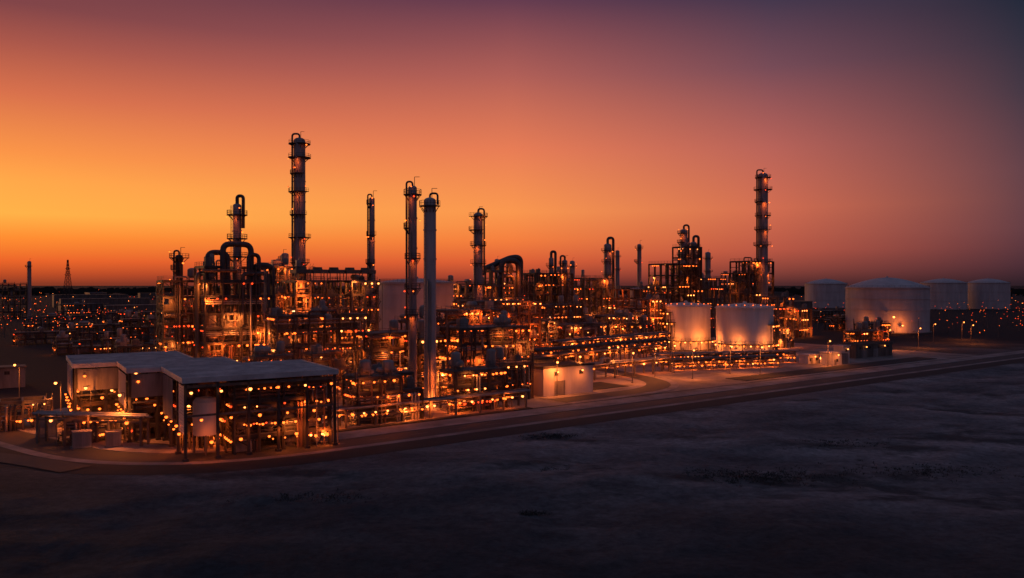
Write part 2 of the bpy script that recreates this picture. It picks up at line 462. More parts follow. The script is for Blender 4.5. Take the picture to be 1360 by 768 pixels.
def tank(b_,d,r,h,dome,label,bands=5,seed=1,stairs=True,m=None,name='storage_tank',rp=.1,walks=(),girder=True):
    x,y=at(b_,d); T=thing(name,label,'tank',x,y,0,'refinery storage tanks')
    b=MB(); b.lathe([(r+1.2,0),(r+1.2,.4),(r+.2,.45)],64); b.obj('foundation',M_CONC,T)
    b=MB(); pr=[(r,.45)]
    for k in range(1,bands):
        z=h*k/bands; pr+=[(r,z-.12),(r+rp,z-.12),(r+rp,z+.12),(r,z+.12)]
    pr+=[(r,h)]
    b.lathe(pr,128); b.obj('shell',m or M_TANK,T)
    if girder:
        b=MB(); b.arc(r+.03,r+.7,h-.5,.22,0,2*math.pi,96); b.obj('wind_girder',m or M_TANK,T)
    b=MB()
    pr=[(r+.15,h+.02),(r+.15,h+.2)]
    for k in range(1,13):
        t=k/12; pr.append((max(.05,r*(1-t)),h+.2+dome*(1-(1-t)**1.7)))
    b.lathe(pr,128); b.lathe([(.8,h+dome-.1),(.8,h+dome+.8),(.02,h+dome+1.0)],12); b.obj('roof',m or M_TANK,T)
    b=MB(); ring_rail(b,r-.1,h+.25,0,2*math.pi,48); b.obj('railing',M_STEEL,T)
    for (z,a0,a1) in walks:
        b=MB(); b.arc(r+.1,r+1.8,z,.2,rad(a0),rad(a1),24); ring_rail(b,r+1.75,z+.2,rad(a0),rad(a1),16)
        for i in range(9):
            a=rad(a0+(a1-a0)*i/8); b.beam(((r+1.7)*math.cos(a),(r+1.7)*math.sin(a),0),((r+1.7)*math.cos(a),(r+1.7)*math.sin(a),z),.24)
        b.obj('walkway',M_DARK,T)
        n=int((a1-a0)/11)
        for i in range(n): 
            a=rad(a0+(a1-a0)*(i+.5)/n); lamp(T,(r+2)*math.cos(a),(r+2)*math.sin(a),z-.5,'org' if i%3 else 'hot',.9)
    if stairs:
        b=MB(); a0,a1=rad(150),rad(150+min(100,h*2.2/r*57)); n=int(h/.35)
        for i in range(n):
            t=i/n; a=a0+(a1-a0)*t; z=.5+(h-.5)*t
            b.box((r+.55)*math.cos(a),(r+.55)*math.sin(a),z,1.0,.35,.06,a)
        for off in (0,1.1):
            b.tube([((r+1.05)*math.cos(a0+(a1-a0)*i/30),(r+1.05)*math.sin(a0+(a1-a0)*i/30),.5+(h-.5)*i/30+off) for i in range(31)],.07,4)
        b.obj('stair',M_STEEL,T)
    for k in range(3):
        a=rad(225+k*28); b=MB()
        b.tube(fil([((r-.1)*math.cos(a),(r-.1)*math.sin(a),1.4),((r+2.2)*math.cos(a),(r+2.2)*math.sin(a),1.4),((r+2.2)*math.cos(a),(r+2.2)*math.sin(a),.1)],.6),.28,8); b.obj('nozzle_pipe',M_PIPE,T)
    return T

def pipe_rack(p0,p1,w,zl,n,seed,bent=7,label='steel pipe rack carrying parallel insulated pipes across the yard',lam=.5,fl=0,fp=250):
    R=random.Random(seed); p0=Vector((*p0,0));p1=Vector((*p1,0)); L=(p1-p0).length; ang=math.atan2(p1.y-p0.y,p1.x-p0.x)
    T=thing('pipe_rack',label,'pipe rack',p0.x,p0.y,ang,'refinery pipe racks')
    b=MB(); nb=max(2,int(L/bent))
    for i in range(nb+1):
        x=L*i/nb
        for s in (-w/2,w/2): b.box(x,s,(zl[-1]+.4)/2,.4,.4,zl[-1]+.4)
        for z in zl: b.box(x,0,z-.2,.3,w-.42,.36)
    for z in zl:
        for s in (-w/2,w/2): b.beam((.18,s,z-.7),(L,s,z-.7),.14,.3)
    b.obj('frame',M_STEEL,T)
    for z in zl:
        for k in range(n):
            r=R.choice((.18,.24,.3,.38)); y=-w/2+.5+(w-1)*k/max(1,n-1)
            pts=[(-R.uniform(0,2),y,z+r),(L+R.uniform(0,2),y,z+r)]
            if R.random()<.12:
                xm=L*R.uniform(.2,.8); pts=[pts[0],(xm-1.5,y,z+r),(xm-1.5,y,z+r+1.4),(xm+1.5,y,z+r+1.4),(xm+1.5,y,z+r),pts[1]]
            bb=MB(); bb.tube(fil(pts,.6,3),r,8); bb.obj('pipe',R.choice((M_PIPE,M_PIPED,M_PIPED,M_VES)),T)
    nn=int(L/4*lam)
    for k in range(nn):
        lamp(T,L*(k+R.uniform(.3,.7))/nn,-w/2-.3,R.choice(zl)-.8,R.choice(('org','org','hot','small')),R.uniform(.6,.9))
    for k in range(fl):
        add_fill(T,L*(k+.5)/fl,-w/2-1.0,zl[0]-.4,fp)
    return T

def building(name,x,y,rz,W,D,H,label,cat,doors=1,wins=3,lamps=2,fl=1,fp=200,wall=None,roof=None,group=None,ribs=True):
    T=thing(name,label,cat,x,y,rz,group)
    b=MB(); b.box(0,0,H/2,W,D,H)
    n=int(W/1.5)
    if ribs:
        for i in range(n+1): b.box(-W/2+.05+i*(W-.1)/n,-D/2-.03,H/2,.07,.06,H-.1)
    b.obj('wall',wall or M_WALL,T)
    b=MB(); b.box(0,0,H+.16,W+.7,D+.7,.3)
    n=int(W/1.2)
    for i in range(n+1): b.box(-W/2+i*W/n,0,H+.35,.09,D+.5,.08)
    b.box(0,-D/2-.33,H+.4,W+.7,.08,.2)
    b.obj('roof',roof or M_ROOF,T)
    for k in range(doors):
        dw,dh=(3.5,min(4,H*.65)) if H>5 else (1.1,2.1)
        b=MB(); b.box(-W/2+W*(k+.7)/(doors+1.2),-D/2-.09,dh/2,dw,.08,dh)
        for q in range(int(dh/.5)): b.box(-W/2+W*(k+.7)/(doors+1.2),-D/2-.14,.3+q*.5,dw-.1,.03,.06)
        b.obj('door',M_WALLD,T)
    for k in range(wins):
        b=MB(); wx=-W/2+W*(k+.5)/wins; wz=H*.78 if H>5 else 1.7
        b.box(wx,-D/2-.08,wz,1.3,.06,.9); b.mi=1
        b.box(wx,-D/2-.12,wz-.5,1.5,.1,.08); b.box(wx,-D/2-.12,wz+.5,1.5,.1,.08); b.box(wx,-D/2-.12,wz,.05,.05,.9)
        b.obj('window',[M_GLASS,M_STEEL],T)
    for k in range(lamps):
        lamp(T,-W/2+W*(k+.5)/lamps,-D/2-.7,H*.85,'hot',.7)
    for k in range(fl): add_fill(T,-W/2+W*(k+.5)/fl,-D/2-2.6,H*.8,fp,OR2,None,.8)
    return T

# ================================================================ SETTING
O=Vector((-60,124.5)); ur=Vector((.8,.6)); vr=Vector((-.6,.8)); lf=Vector((-.805,.593)); n2=Vector((.593,.805))
def rd(u,v): p=O+ur*u+vr*v; return (p.x,p.y)
def inside(p):
    q=Vector(p)-O; return min(q.dot(vr),q.dot(n2))
def axis(lo,hi,fine0,fine1,step,growth=1.35):
    a=[];v=fine0
    while v<=fine1: a.append(v);v+=step
    s=step;v=a[-1]
    while v<hi: s*=growth;v+=s;a.append(min(v,hi))
    s=step;v=a[0];pre=[]
    while v>lo: s*=growth;v-=s;pre.append(max(v,lo))
    return pre[::-1]+a
xs=axis(-9000,9000,-140,240,1.3); ys=axis(-600,12000,50,300,1.3)
V=[];F=[]
for yy in ys:
    for xx in xs:
        s=inside((xx,yy)); t=max(0,min(1,(-s-10)/10)); t=t*t*(3-2*t)
        far=max(0,min(1,(600-yy)/200))
        z=0
        if t>0 and yy<600:
            z=(noise.noise((xx*.02,yy*.02,1))*1.4+noise.noise((xx*.07,yy*.07,4))*.7+noise.noise((xx*.2,yy*.2,9))*.35+noise.noise((xx*.5,yy*.5,2))*.12)*t*far-.15*t*far
        V.append((xx,yy,z))
nxg=len(xs)
for j in range(len(ys)-1):
    for i in range(nxg-1):
        a=j*nxg+i; F.append((a,a+1,a+nxg+1,a+nxg))
me=bpy.data.meshes.new('ground'); me.from_pydata(V,[],F); me.polygons.foreach_set('use_smooth',[True]*len(F))
g=bpy.data.objects.new('ground',me); COL.objects.link(g); g['kind']='structure'; g['label']='bare dry earth with dark scrubby patches around the plant'
gm=bpy.data.materials.new('dry_ground'); gm.use_nodes=True; nt=gm.node_tree; N=nt.nodes; L=nt.links; bs=N['Principled BSDF']
bs.inputs['Roughness'].default_value=.92; bs.inputs['Specular IOR Level'].default_value=.3
tc=N.new('ShaderNodeTexCoord')
def nz(scale,detail,rough=.6,vec=None):
    n=N.new('ShaderNodeTexNoise'); n.inputs['Scale'].default_value=scale; n.inputs['Detail'].default_value=detail; n.inputs['Roughness'].default_value=rough
    L.new(vec or tc.outputs['Object'],n.inputs['Vector']); return n
def rampn(src,stops):
    r=N.new('ShaderNodeValToRGB'); e=r.color_ramp.elements
    e[0].position,e[0].color=stops[0][0],(*stops[0][1],1); e[1].position,e[1].color=stops[-1][0],(*stops[-1][1],1)
    for p,c in stops[1:-1]:
        x_=e.new(p); x_.color=(*c,1)
    L.new(src,r.inputs[0]); return r
def mixn(f,a,b,mode='MIX'):
    m_=N.new('ShaderNodeMix'); m_.data_type='RGBA'; m_.blend_type=mode
    if isinstance(f,float): m_.inputs[0].default_value=f
    else: L.new(f,m_.inputs[0])
    L.new(a,m_.inputs[6]); L.new(b,m_.inputs[7]); return m_
mp=N.new('ShaderNodeMapping'); mp.inputs['Rotation'].default_value=(0,0,-rad(20)); mp.inputs['Scale'].default_value=(.8,1.3,1); L.new(tc.outputs['Object'],mp.inputs[0])
soil=rampn(nz(.035,10,.64,mp.outputs[0]).outputs['Fac'],[(.36,(.085,.085,.092)),(.5,(.19,.178,.184)),(.63,(.32,.29,.288))])
fine=rampn(nz(.8,8,.74).outputs['Fac'],[(.3,(.5,.5,.5)),(.7,(1.35,1.35,1.35))])
c1=mixn(1.0,soil.outputs[0],fine.outputs[0],'MULTIPLY')
scrub=rampn(nz(.034,9,.66,mp.outputs[0]).outputs['Fac'],[(.53,(0,0,0)),(.62,(.85,.85,.85))])
vegc=N.new('ShaderNodeRGB'); vegc.outputs[0].default_value=(.036,.038,.040,1)
c2=mixn(scrub.outputs[0],c1.outputs[2],vegc.outputs[0])
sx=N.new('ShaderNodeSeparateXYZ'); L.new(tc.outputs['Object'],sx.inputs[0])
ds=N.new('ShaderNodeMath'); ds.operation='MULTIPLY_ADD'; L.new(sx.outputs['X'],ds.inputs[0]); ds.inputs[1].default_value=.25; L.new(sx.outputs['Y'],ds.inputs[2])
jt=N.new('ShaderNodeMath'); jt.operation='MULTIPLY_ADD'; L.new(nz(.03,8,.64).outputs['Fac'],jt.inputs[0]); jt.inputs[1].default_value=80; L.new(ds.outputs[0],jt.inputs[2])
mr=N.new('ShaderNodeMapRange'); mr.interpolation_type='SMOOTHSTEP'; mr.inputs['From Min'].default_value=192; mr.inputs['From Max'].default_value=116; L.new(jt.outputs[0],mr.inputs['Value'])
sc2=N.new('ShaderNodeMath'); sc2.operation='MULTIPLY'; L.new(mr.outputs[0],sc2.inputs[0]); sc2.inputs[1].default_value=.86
near_dark=N.new('ShaderNodeRGB'); near_dark.outputs[0].default_value=(.018,.033,.040,1)  # vignette darkening of the near ground, painted into the soil colour
vv=mixn(1.0,near_dark.outputs[0],fine.outputs[0],'MULTIPLY')
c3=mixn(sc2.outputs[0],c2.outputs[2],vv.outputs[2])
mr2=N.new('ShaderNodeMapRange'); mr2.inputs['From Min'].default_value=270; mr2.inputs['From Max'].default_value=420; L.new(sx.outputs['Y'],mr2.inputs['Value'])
outer_tone=N.new('ShaderNodeRGB'); outer_tone.outputs[0].default_value=(.022,.018,.020,1)  # dark tone blended in with distance and towards the left
c4=mixn(mr2.outputs[0],c3.outputs[2],outer_tone.outputs[0])
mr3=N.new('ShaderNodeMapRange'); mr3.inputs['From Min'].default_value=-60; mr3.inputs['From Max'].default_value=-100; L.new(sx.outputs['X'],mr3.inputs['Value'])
c5=mixn(mr3.outputs[0],c4.outputs[2],outer_tone.outputs[0])
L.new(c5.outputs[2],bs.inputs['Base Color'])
bp=N.new('ShaderNodeBump'); bp.inputs['Strength'].default_value=.95; bp.inputs['Distance'].default_value=.7
L.new(nz(.6,8,.72).outputs['Fac'],bp.inputs['Height']); L.new(bp.outputs[0],bs.inputs['Normal'])
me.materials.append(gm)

def strip(name,path,o0,o1,z,m,label,kerb=0):
    n=len(path); v=[];f=[]
    for i,p in enumerate(path):
        t=(path[min(n-1,i+1)]-path[max(0,i-1)]); t=Vector((t.x,t.y)).normalized(); nn=Vector((-t.y,t.x))
        a=Vector((p.x,p.y))+nn*o0; b=Vector((p.x,p.y))+nn*o1
        if kerb: v+=[(a.x,a.y,0),(a.x,a.y,kerb),(b.x,b.y,kerb),(b.x,b.y,0)]
        else: v+=[(a.x,a.y,z),(b.x,b.y,z)]
    for i in range(n-1):
        if kerb:
            a=i*4
            for k in range(3): f.append((a+k,a+4+k,a+5+k,a+k+1))
        else: a=i*2; f.append((a,a+2,a+3,a+1))
    me=bpy.data.meshes.new(name); me.from_pydata(v,[],f); me.materials.append(m)
    o=bpy.data.objects.new(name,me); COL.objects.link(o); o['kind']='structure'; o['label']=label
    return o
pL=O+lf*260; pR=O+ur*620
path=fil([(pL.x,pL.y,0),(O.x,O.y,0),(pR.x,pR.y,0)],32,18)
strip('verge',path,-9.5,-2.6,.02,M_VERGE,'dark scrubby verge beside the perimeter road')
strip('shoulder',path,-2.6,-.6,.03,M_SHLD,'pale gravel shoulder along the perimeter road')
strip('road',path,-.6,6.2,.04,M_ASPH,'dark asphalt perimeter road')
strip('kerb',path,6.2,6.4,0,M_CONC,'concrete kerb of the perimeter road',.12)
strip('pavement',path,6.4,13.2,.10,M_SHLD,'pale paved lane inside the perimeter road')
strip('verge',path,13.2,14.0,.08,M_VERGE,'thin dark gravel strip inside the paved lane')
b=MB()
for i in range(60):
    p=O+ur*(36+i*9)+vr*2.8; b.box(p.x,p.y,.047,4,.12,.004,math.atan2(.6,.8))
o=b.obj('road_marking',M_LINE); o['kind']='structure'; o['label']='worn dashed centre line on the asphalt'
Cin=Vector((O.x-2.6,O.y+17))
pts=[Cin,Vector(rd(330,13.5)),Vector(rd(330,190)),Vector(rd(60,330)),Cin+lf*62+Vector((40,130)),Cin+lf*62]
me=bpy.data.meshes.new('yard'); me.from_pydata([(p.x,p.y,.035) for p in pts],[],[tuple(range(len(pts)))]); me.materials.append(M_APRON)
o=bpy.data.objects.new('yard',me); COL.objects.link(o); o['kind']='structure'; o['label']='concrete and gravel plant yard lit by lamps'
ip=[Vector((*rd(104,19.5),0)),Vector((*rd(152,21),0)),Vector((*rd(164,62),0)),Vector((*rd(178,120),0)),Vector((*rd(180,190),0))]
ipf=fil(ip,26,8)
strip('road',ipf,-3.6,3.6,.14,M_ASPH,'dark asphalt service road curving into the plant yard')
strip('pavement',ipf,3.6,7,.15,M_SHLD,'pale paved edge of the service road')
strip('pavement',ipf,-6,-3.6,.15,M_SHLD,'pale paved edge of the service road')
dv_=fil([Vector((*rd(-6,9),0)),Vector((*rd(-14,26),0)),Vector((*rd(-34,52),0))],14,6)
strip('road',dv_,-2.6,2.6,.15,M_ASPH,'dark asphalt driveway branching into the yard corner')
for (u0,u1,v0,v1) in ((178,300,17,25),(34,92,14.2,16.0),(116,140,30,42)):
    b=MB(); c=[rd(u0,v0),rd(u1,v0),rd(u1,v1),rd(u0,v1)]
    b.quadbox([(*p,0) for p in c]+[(*p,.17) for p in c])
    o=b.obj('grass_island',M_VERGE); o['kind']='structure'; o['label']='dark planted island edged beside the road'

R=random.Random(5); b=MB()
cl=[(38,124,6,360),(8,127,4,240),(7,157,3.0,120),(66,128,6,160),(3,104,1.0,40),(-28,112,5,80),(60,150,6,100)]
for (cx,cy,sp,n) in cl:
    for k in range(n):
        x=R.gauss(cx,sp);y=R.gauss(cy,sp*.42)
        if inside((x,y))>-11: continue
        s=R.uniform(.1,.24)
        for q in range(8):
            a=R.uniform(0,6.28); e=R.uniform(.05,.6); l=s*R.uniform(.6,1.5)
            p=Vector((x+R.uniform(-s,s)*3,y+R.uniform(-s,s)*3,-.1)); dd=Vector((math.cos(a)*math.cos(e),math.sin(a)*math.cos(e),math.sin(e)))*l
            w=dd.cross(Vector((0,0,1))).normalized()*.3*l
            i=len(b.v); b.v+=[tuple(p-w),tuple(p+w),tuple(p+dd+w*.5+Vector((0,0,.12))),tuple(p+dd-w*.5+Vector((0,0,.12)))]; b.f.append((i,i+1,i+2,i+3)); b.m.append(0)
o=b.obj('scrub',M_LEAF); o['kind']='stuff'; o['label']='low dark scrub tufts on the bare earth'

# ================================================================ PLANT
BO=Vector((-55,134)); ca,sa=math.cos(rad(32)),math.sin(rad(32)); bu=Vector((ca,sa)); bv=Vector((-sa,ca)); BA=rad(32)
def bp_(u,v): p=BO+bu*u+bv*v; return (p.x,p.y)
def shed(u0,u1,v0,v1,H,label,closed):
    W,D=u1-u0,v1-v0; x,y=bp_((u0+u1)/2,(v0+v1)/2)
    T=thing('process_building',label,'building',x,y,BA)
    b=MB(); b.box(0,0,H-.15,W+1,D+1,.5)
    n=int(D/1.6)
    for i in range(n+1): b.box(0,-D/2+i*D/n,H+.17,W+.9,.12,.14)
    for s in (-1,1):
        b.box(0,s*(D/2+.56),H-.1,W+1.2,.12,.9); b.box(s*(W/2+.56),0,H-.1,.12,D+1.0,.9)
    b.obj('roof',M_ROOF,T)
    nn=max(2,int(W/4.5))
    for i in range(nn+1):
        for yy in ((-D/2,D/2)):
            b=MB(); b.box(-W/2+i*W/nn,yy,(H-.42)/2,.45,.45,H-.42); b.box(-W/2+i*W/nn,yy,.25,.9,.9,.5); b.obj('column',M_DARK,T)
    for i in range(1,3):
        b=MB(); b.box(-W/2,-D/2+i*D/3,(H-.42)/2,.45,.45,H-.42); b.box(-W/2,-D/2+i*D/3,.25,.9,.9,.5); b.obj('column',M_DARK,T)
    b=MB(); b.box(0,-D/2,H-1.2,W-.5,.25,.5); b.box(0,-D/2,H*.55,W-.5,.2,.35); b.box(-W/2,0,H*.55,.2,D-.5,.35); b.obj('girder',M_STEEL,T)
    if not closed:
        b=MB(); z=H*.34
        ly0,ly1=(-D/2+.5,-D/2+D*.26)
        while z<H-1.0:
            b.box(-W/2-.1,(ly0+ly1)/2,z,.12,ly1-ly0,.42); z+=.55
        for yy in (ly0,ly1): b.box(-W/2-.05,yy,H*.66,.2,.15,H*.62)
        b.obj('louvre_wall',M_TANK,T)
        b=MB(); b.box(-W/2-.34,D*.24,H*.66,.12,D*.5,H*.54)
        for i in range(9): b.box(-W/2-.42,D*(.01+.055*i),H*.66,.06,.08,H*.52)
        b.obj('wall',M_WALLD,T)
    else:
        b=MB(); b.box(-W/2-.34,D*.08,H*.68,.12,D*.8,H*.46)
        for i in range(15): b.box(-W/2-.42,-D*.31+i*D*.054,H*.68,.06,.08,H*.44)
        b.obj('wall',M_WALL,T)
        b=MB(); b.box(0,-D/2-.34,H*.78,W*.97,.12,H*.32); b.obj('wall',M_WALLD,T)
    R=random.Random(int(H*10+u0))
    nl_=16 if not closed else 7
    for k in range(nl_):
        lamp(T,-W/2+W*(k+.5)/nl_,-D/2-.6,(H-2.2,H*.5,3)[k%3],R.choice(('hot','org','org')),R.uniform(.6,.85))
    for k in range(8): lamp(T,-W/2-.8,-D/2+D*(k+.5)/8,(H*.33,H*.4)[k%2],R.choice(('org','small')),R.uniform(.5,.8))
    if not closed:
        for k in range(4): add_fill(T,-W/2+W*(k+.5)/4,-D/2-1.2,H*.3,70,OR,30,1)
    add_fill(T,-W/2-2.0,-D*.2,H*.3,90,OR,None,1)
    return T
shed(0,26,0,21.4,13.8,'open-sided process building with pale ribbed metal roof',False)
shed(-6,14,22.8,38,13.7,'half-clad process building with flat pale metal roof',True)
shed(-14,8,39.4,61,13.6,'long half-clad process building with flat pale metal roof',True)
process_unit(0,0,17.4,16,12.2,4,11,xy=bp_(17,10),rz=BA,step=0,pipes=16,vess=16,lam=2.8,fl=12,fp=95,under=True,label='lit pipework and vessels packed beneath the building roof',fm=M_DARK,banks=4)
process_unit(0,0,7.5,10,11.4,4,113,xy=bp_(4.4,15.4),rz=BA,step=0,pipes=8,vess=5,lam=1.6,fl=3,fp=80,under=True,label='lit pipework beneath the building roof behind the drum',fm=M_DARK,banks=2)
process_unit(0,0,17,19,11.4,4,111,xy=bp_(-4.4,50.4),rz=BA,step=0,pipes=14,vess=9,lam=1.6,fl=7,fp=100,under=True,label='lit pipework and vessels beneath the rear roof',fm=M_DARK,banks=3)
process_unit(0,0,16,12,11.4,4,112,xy=bp_(3,30.8),rz=BA,step=0,pipes=10,vess=6,lam=1.4,fl=4,fp=100,under=True,label='lit pipework and vessels beneath the middle roof',fm=M_DARK,banks=2)
tx,ty=bp_(4.2,5.2); T=thing('process_vessel','cream upright steel drum beneath the building roof','tank',tx,ty)
b=MB(); b.lathe([(2.0,3.4),(2.1,3.6),(2.1,6.4),(2.18,6.4),(2.18,6.6),(2.1,6.6),(2.1,9.2),(1.6,9.9),(.02,10.2)],28); b.obj('shell',M_TANK,T)
for k in range(4):
    a=k*1.57+.4; b=MB(); b.beam((1.9*math.cos(a),1.9*math.sin(a),0),(1.9*math.cos(a),1.9*math.sin(a),3.7),.3); b.obj('leg',M_STEEL,T)
process_unit(0,0,9,5,5,2,12,xy=bp_(-12,29),rz=BA,step=.3,pipes=8,vess=3,lam=1.3,fl=2,fp=80,under=True)
process_unit(0,0,8,6,6,2,13,xy=bp_(-23,52),rz=BA,step=.3,pipes=8,vess=3,lam=1.6,fl=3,fp=90,under=True)
pipe_rack(bp_(-20,32),bp_(-4,18),2.2,[5.2],5,3,bent=9,lam=.6,fl=1,fp=80)
for i,(u,v,w,dd,h) in enumerate(((-14,22.5,3.0,2.4,2.8),(-19,38,3.4,2.4,3.8),(-9,20.5,2.4,2.0,2.6))):
    x,y=bp_(u,v); T=thing('equipment_cabinet','pale metal equipment cabinet on a concrete pad','cabinet',x,y,BA,'equipment cabinets in the yard')
    b=MB(); b.box(0,0,.1,w+.6,dd+.6,.2); b.obj('plinth',M_CONC,T)
    b=MB(); b.box(0,0,.2+h/2,w,dd,h); b.box(0,0,h+.26,w+.2,dd+.2,.1); b.obj('housing',M_VES,T)
    b=MB(); b.box(-w*.2,-dd/2-.04,h*.5+.2,w*.35,.06,h*.8); b.box(w*.22,-dd/2-.04,h*.5+.2,w*.35,.06,h*.8); b.obj('door',M_WALLD,T)

D1=[([(-10,0,0),(-10,0,33),(-7,0,33),(-7,0,24)],.75),([(-8,-3,10),(-8,-3,39),(-2.5,-3,39),(-2.5,-3,14)],.8),
    ([(-4,-4,20),(-4,-4,41.5),(4,-4,41.5),(4,-4,12)],.85),([(3,-5,10),(3,-5,38.5),(6,-5,38.5),(6,-5,20)],.6),
    ([(5,-3,12),(5,-3,35.5),(10.5,-3,35.5),(10.5,-3,3)],.85),([(1,-6,18),(1,-6,33),(8.5,-6,33),(8.5,-6,8)],.6)]
process_unit(-370,235,19,12,35,8,21,step=.35,pipes=18,vess=9,lam=.8,fl=16,fp=330,ducts=D1,label='tall steel process structure crowned by arched ducts',banks=6,fm=M_DARK)
column('distillation_column',-365,236,1.6,54,[.70,.80,.93],'dark fractionating column rising out of a steel structure',goose='r',seed=3,neck=(.55,.75),gr=.5,pipe_to=.86,glow=70)
process_unit(-442,246,11,9,31,7,22,step=.35,pipes=12,vess=5,lam=.9,fl=8,fp=260,banks=4,fm=M_DARK)
column('distillation_column',-442,246,1.1,39,[.75,.88,.97],'short dark column with round top platforms',goose='l',seed=4,gr=.3,pipe_to=.7,m=M_DARK)
process_unit(-412,262,14,9,24,6,27,step=.3,pipes=12,vess=5,lam=1.1,fl=7,fp=330)
column('distillation_column',-282,292,2.1,83.5,[.30,.45,.56,.66,.76,.84,.91,.97],'very tall dark distillation column ringed with platforms',goose='l',seed=5,gr=.35,pipe_to=.45,kind='red',pw=1.7,glow=130)
process_unit(-300,280,14,10,36,8,29,step=.2,pipes=10,vess=5,lam=1,fl=9,fp=380,fm=M_DARK,banks=4)
process_unit(-242,266,28,14,31,7,23,step=.12,pipes=20,vess=14,lam=1.2,fl=20,fp=420,air=True,label='wide lit steel process structure topped with air coolers',banks=8,fm=M_STEEL)
process_unit(-258,232,27,10,21,5,24,step=.2,pipes=16,vess=11,lam=1.5,fl=15,fp=310,banks=6,fm=M_DARK)
process_unit(-285,205,24,8,12,3,25,step=.3,pipes=14,vess=8,lam=1.4,fl=7,fp=220,banks=3)
process_unit(-330,262,14,10,27,6,28,step=.3,pipes=12,vess=6,lam=1,fl=7,fp=360)
column('distillation_column',-186,272,.95,59.5,[.45,.62,.78,.96],'slender dark column with small platforms',goose='l',seed=6,gr=.25,pw=1.1,glow=60)
column('distillation_column',-305,330,.9,42,[.8,.95],'small slim vent column with one platform',goose=None,seed=61,pw=1)
tank(-127,335,15.6,30.5,1.6,'huge pale cylindrical tank behind slender columns',bands=6,m=M_TANKD,rp=.25,stairs=False)
column('distillation_column',-132,203,1.1,55,[.40,.52,.66,.80,.955],'slender dark column with platforms and rounded top pipe',goose='l',seed=7,gr=.25,pw=1.2,kind='red',glow=60)
column('chimney_stack',-109,194,1.5,51,[.955],'plain pale steel stack with a single crown platform',cat='chimney',m=M_STACK,goose='r',seed=8,gr=.25,pw=1.3,pipe_to=.965,lamps=True,kind='red')
column('distillation_column',-45,302,1.75,57,[.52,.66,.78,.88,.97],'dark distillation column ringed with platforms',goose='r',seed=9,gr=.35,pipe_to=.6,glow=100)
D2=[([(-2,-3,10),(-2,-3,39),(6,-3,39),(6,-3,10)],1.1),([(-8,-1,36),(4,-1,40.5),(8.5,-1,40.5),(8.5,-1,8)],1.0),([(-4,-4,8),(-4,-4,33),(3,-4,33),(3,-4,8)],.8)]
process_unit(-14,312,15,9,35,7,31,step=.3,pipes=12,vess=7,lam=.9,fl=8,fp=400,ducts=D2,label='steel structure with large arched ducts over the top')
process_unit(-20,276,27,13,24,6,32,step=.2,pipes=18,vess=10,lam=1.4,fl=15,fp=380,banks=6)
process_unit(-38,214,21,11,18.5,5,33,step=.08,pipes=18,vess=13,lam=1.6,fl=14,fp=250,banks=6,fm=M_DARK)
process_unit(-62,246,20,11,22,5,34,step=.2,pipes=14,vess=8,lam=1.4,fl=10,fp=330,banks=5)
process_unit(-162,214,15,9,17,4,35,step=.2,pipes=12,vess=8,lam=1.6,fl=8,fp=260,banks=5,fm=M_DARK)
process_unit(-172,176,15,8,10,3,36,step=.1,pipes=12,vess=7,lam=2.1,fl=7,fp=150,banks=4,fm=M_DARK)
process_unit(-52,192,14,7,9.5,3,37,step=.1,pipes=12,vess=7,lam=2.1,fl=6,fp=150,banks=4,fm=M_DARK)
process_unit(-106,212,12,8,16,4,40,step=.1,pipes=10,vess=6,lam=1.8,fl=7,fp=240,banks=4,fm=M_DARK)
process_unit(-5,209,10,7,9.5,2,38,step=.3,pipes=10,vess=4,lam=1.4,fl=3,fp=150)
process_unit(-115,240,16,9,19,5,39,step=.2,pipes=10,vess=5,lam=1.3,fl=7,fp=300)
pipe_rack(rd(38,18.5),rd(92,18.5),3,[3.6],5,5,bent=6,lam=1.4,fl=5,fp=110)
x,y=at(62,219); building('storage_shed',x,y,SA,17,9,7.6,'pale walled storage shed with flat dark roof','building',doors=1,wins=2,wall=M_TANKD,roof=M_DARK,lamps=2,fl=2,fp=80,ribs=False)
x,y=at(22,228); building('storage_shed',x,y,SA,12,8,8.5,'dark flat-roofed shed beside the pale shed','building',doors=1,wins=2,wall=M_STEEL,roof=M_DARK,lamps=2,fl=1,fp=90)
rows=[(45,385,22,13,35,7,41,.9,8,430),(88,318,22,10,14,3,42,1.3,7,320),(130,350,28,12,16,4,44,1.2,9,370),
 (155,440,30,14,27,6,45,.9,8,580),(105,425,20,12,33,7,46,.8,7,580),(195,470,24,12,26,5,47,.9,6,600),
 (213,405,20,13,40,8,49,1,9,560),(232,412,11,9,49,9,62,.7,6,500),(318,392,18,11,41,8,50,1.1,11,600),(183,362,9,8,23,6,51,1.8,8,420),(352,376,11,9,24,5,52,1.5,6,420),
 (470,392,24,8,7,2,56,1.2,4,240),(478,462,22,8,7,2,63,1.6,5,280),(255,560,26,14,34,5,57,.8,4,850),(300,620,22,14,38,5,58,.8,4,850),(20,430,24,12,31,6,59,.8,6,600),
 (-60,400,26,12,30,6,60,.8,6,600),(60,345,20,10,21,5,61,1.2,7,400),(372,450,20,10,16,3,66,1.1,4,480),(-190,350,18,10,28,6,64,.9,6,500),
 (-420,330,22,10,20,4,65,.9,5,400),(172,395,22,10,18,4,70,1.1,6,440),(10,340,20,10,19,4,67,1.2,7,400),(20,300,20,9,16,4,68,1.3,7,350),(165,345,10,8,13,3,69,1.2,4,330)]
for (bb,dd,W,D,H,nl,sd,lm,fl_,fp_) in rows:
    process_unit(bb,dd,W,D,H,nl,sd,lam=lm,fl=fl_,fp=fp_,step=.3 if sd not in(49,62,50) else .1,pipes=10,vess=5,fm=M_DARK if sd in(49,62,50) else None,banks=3)
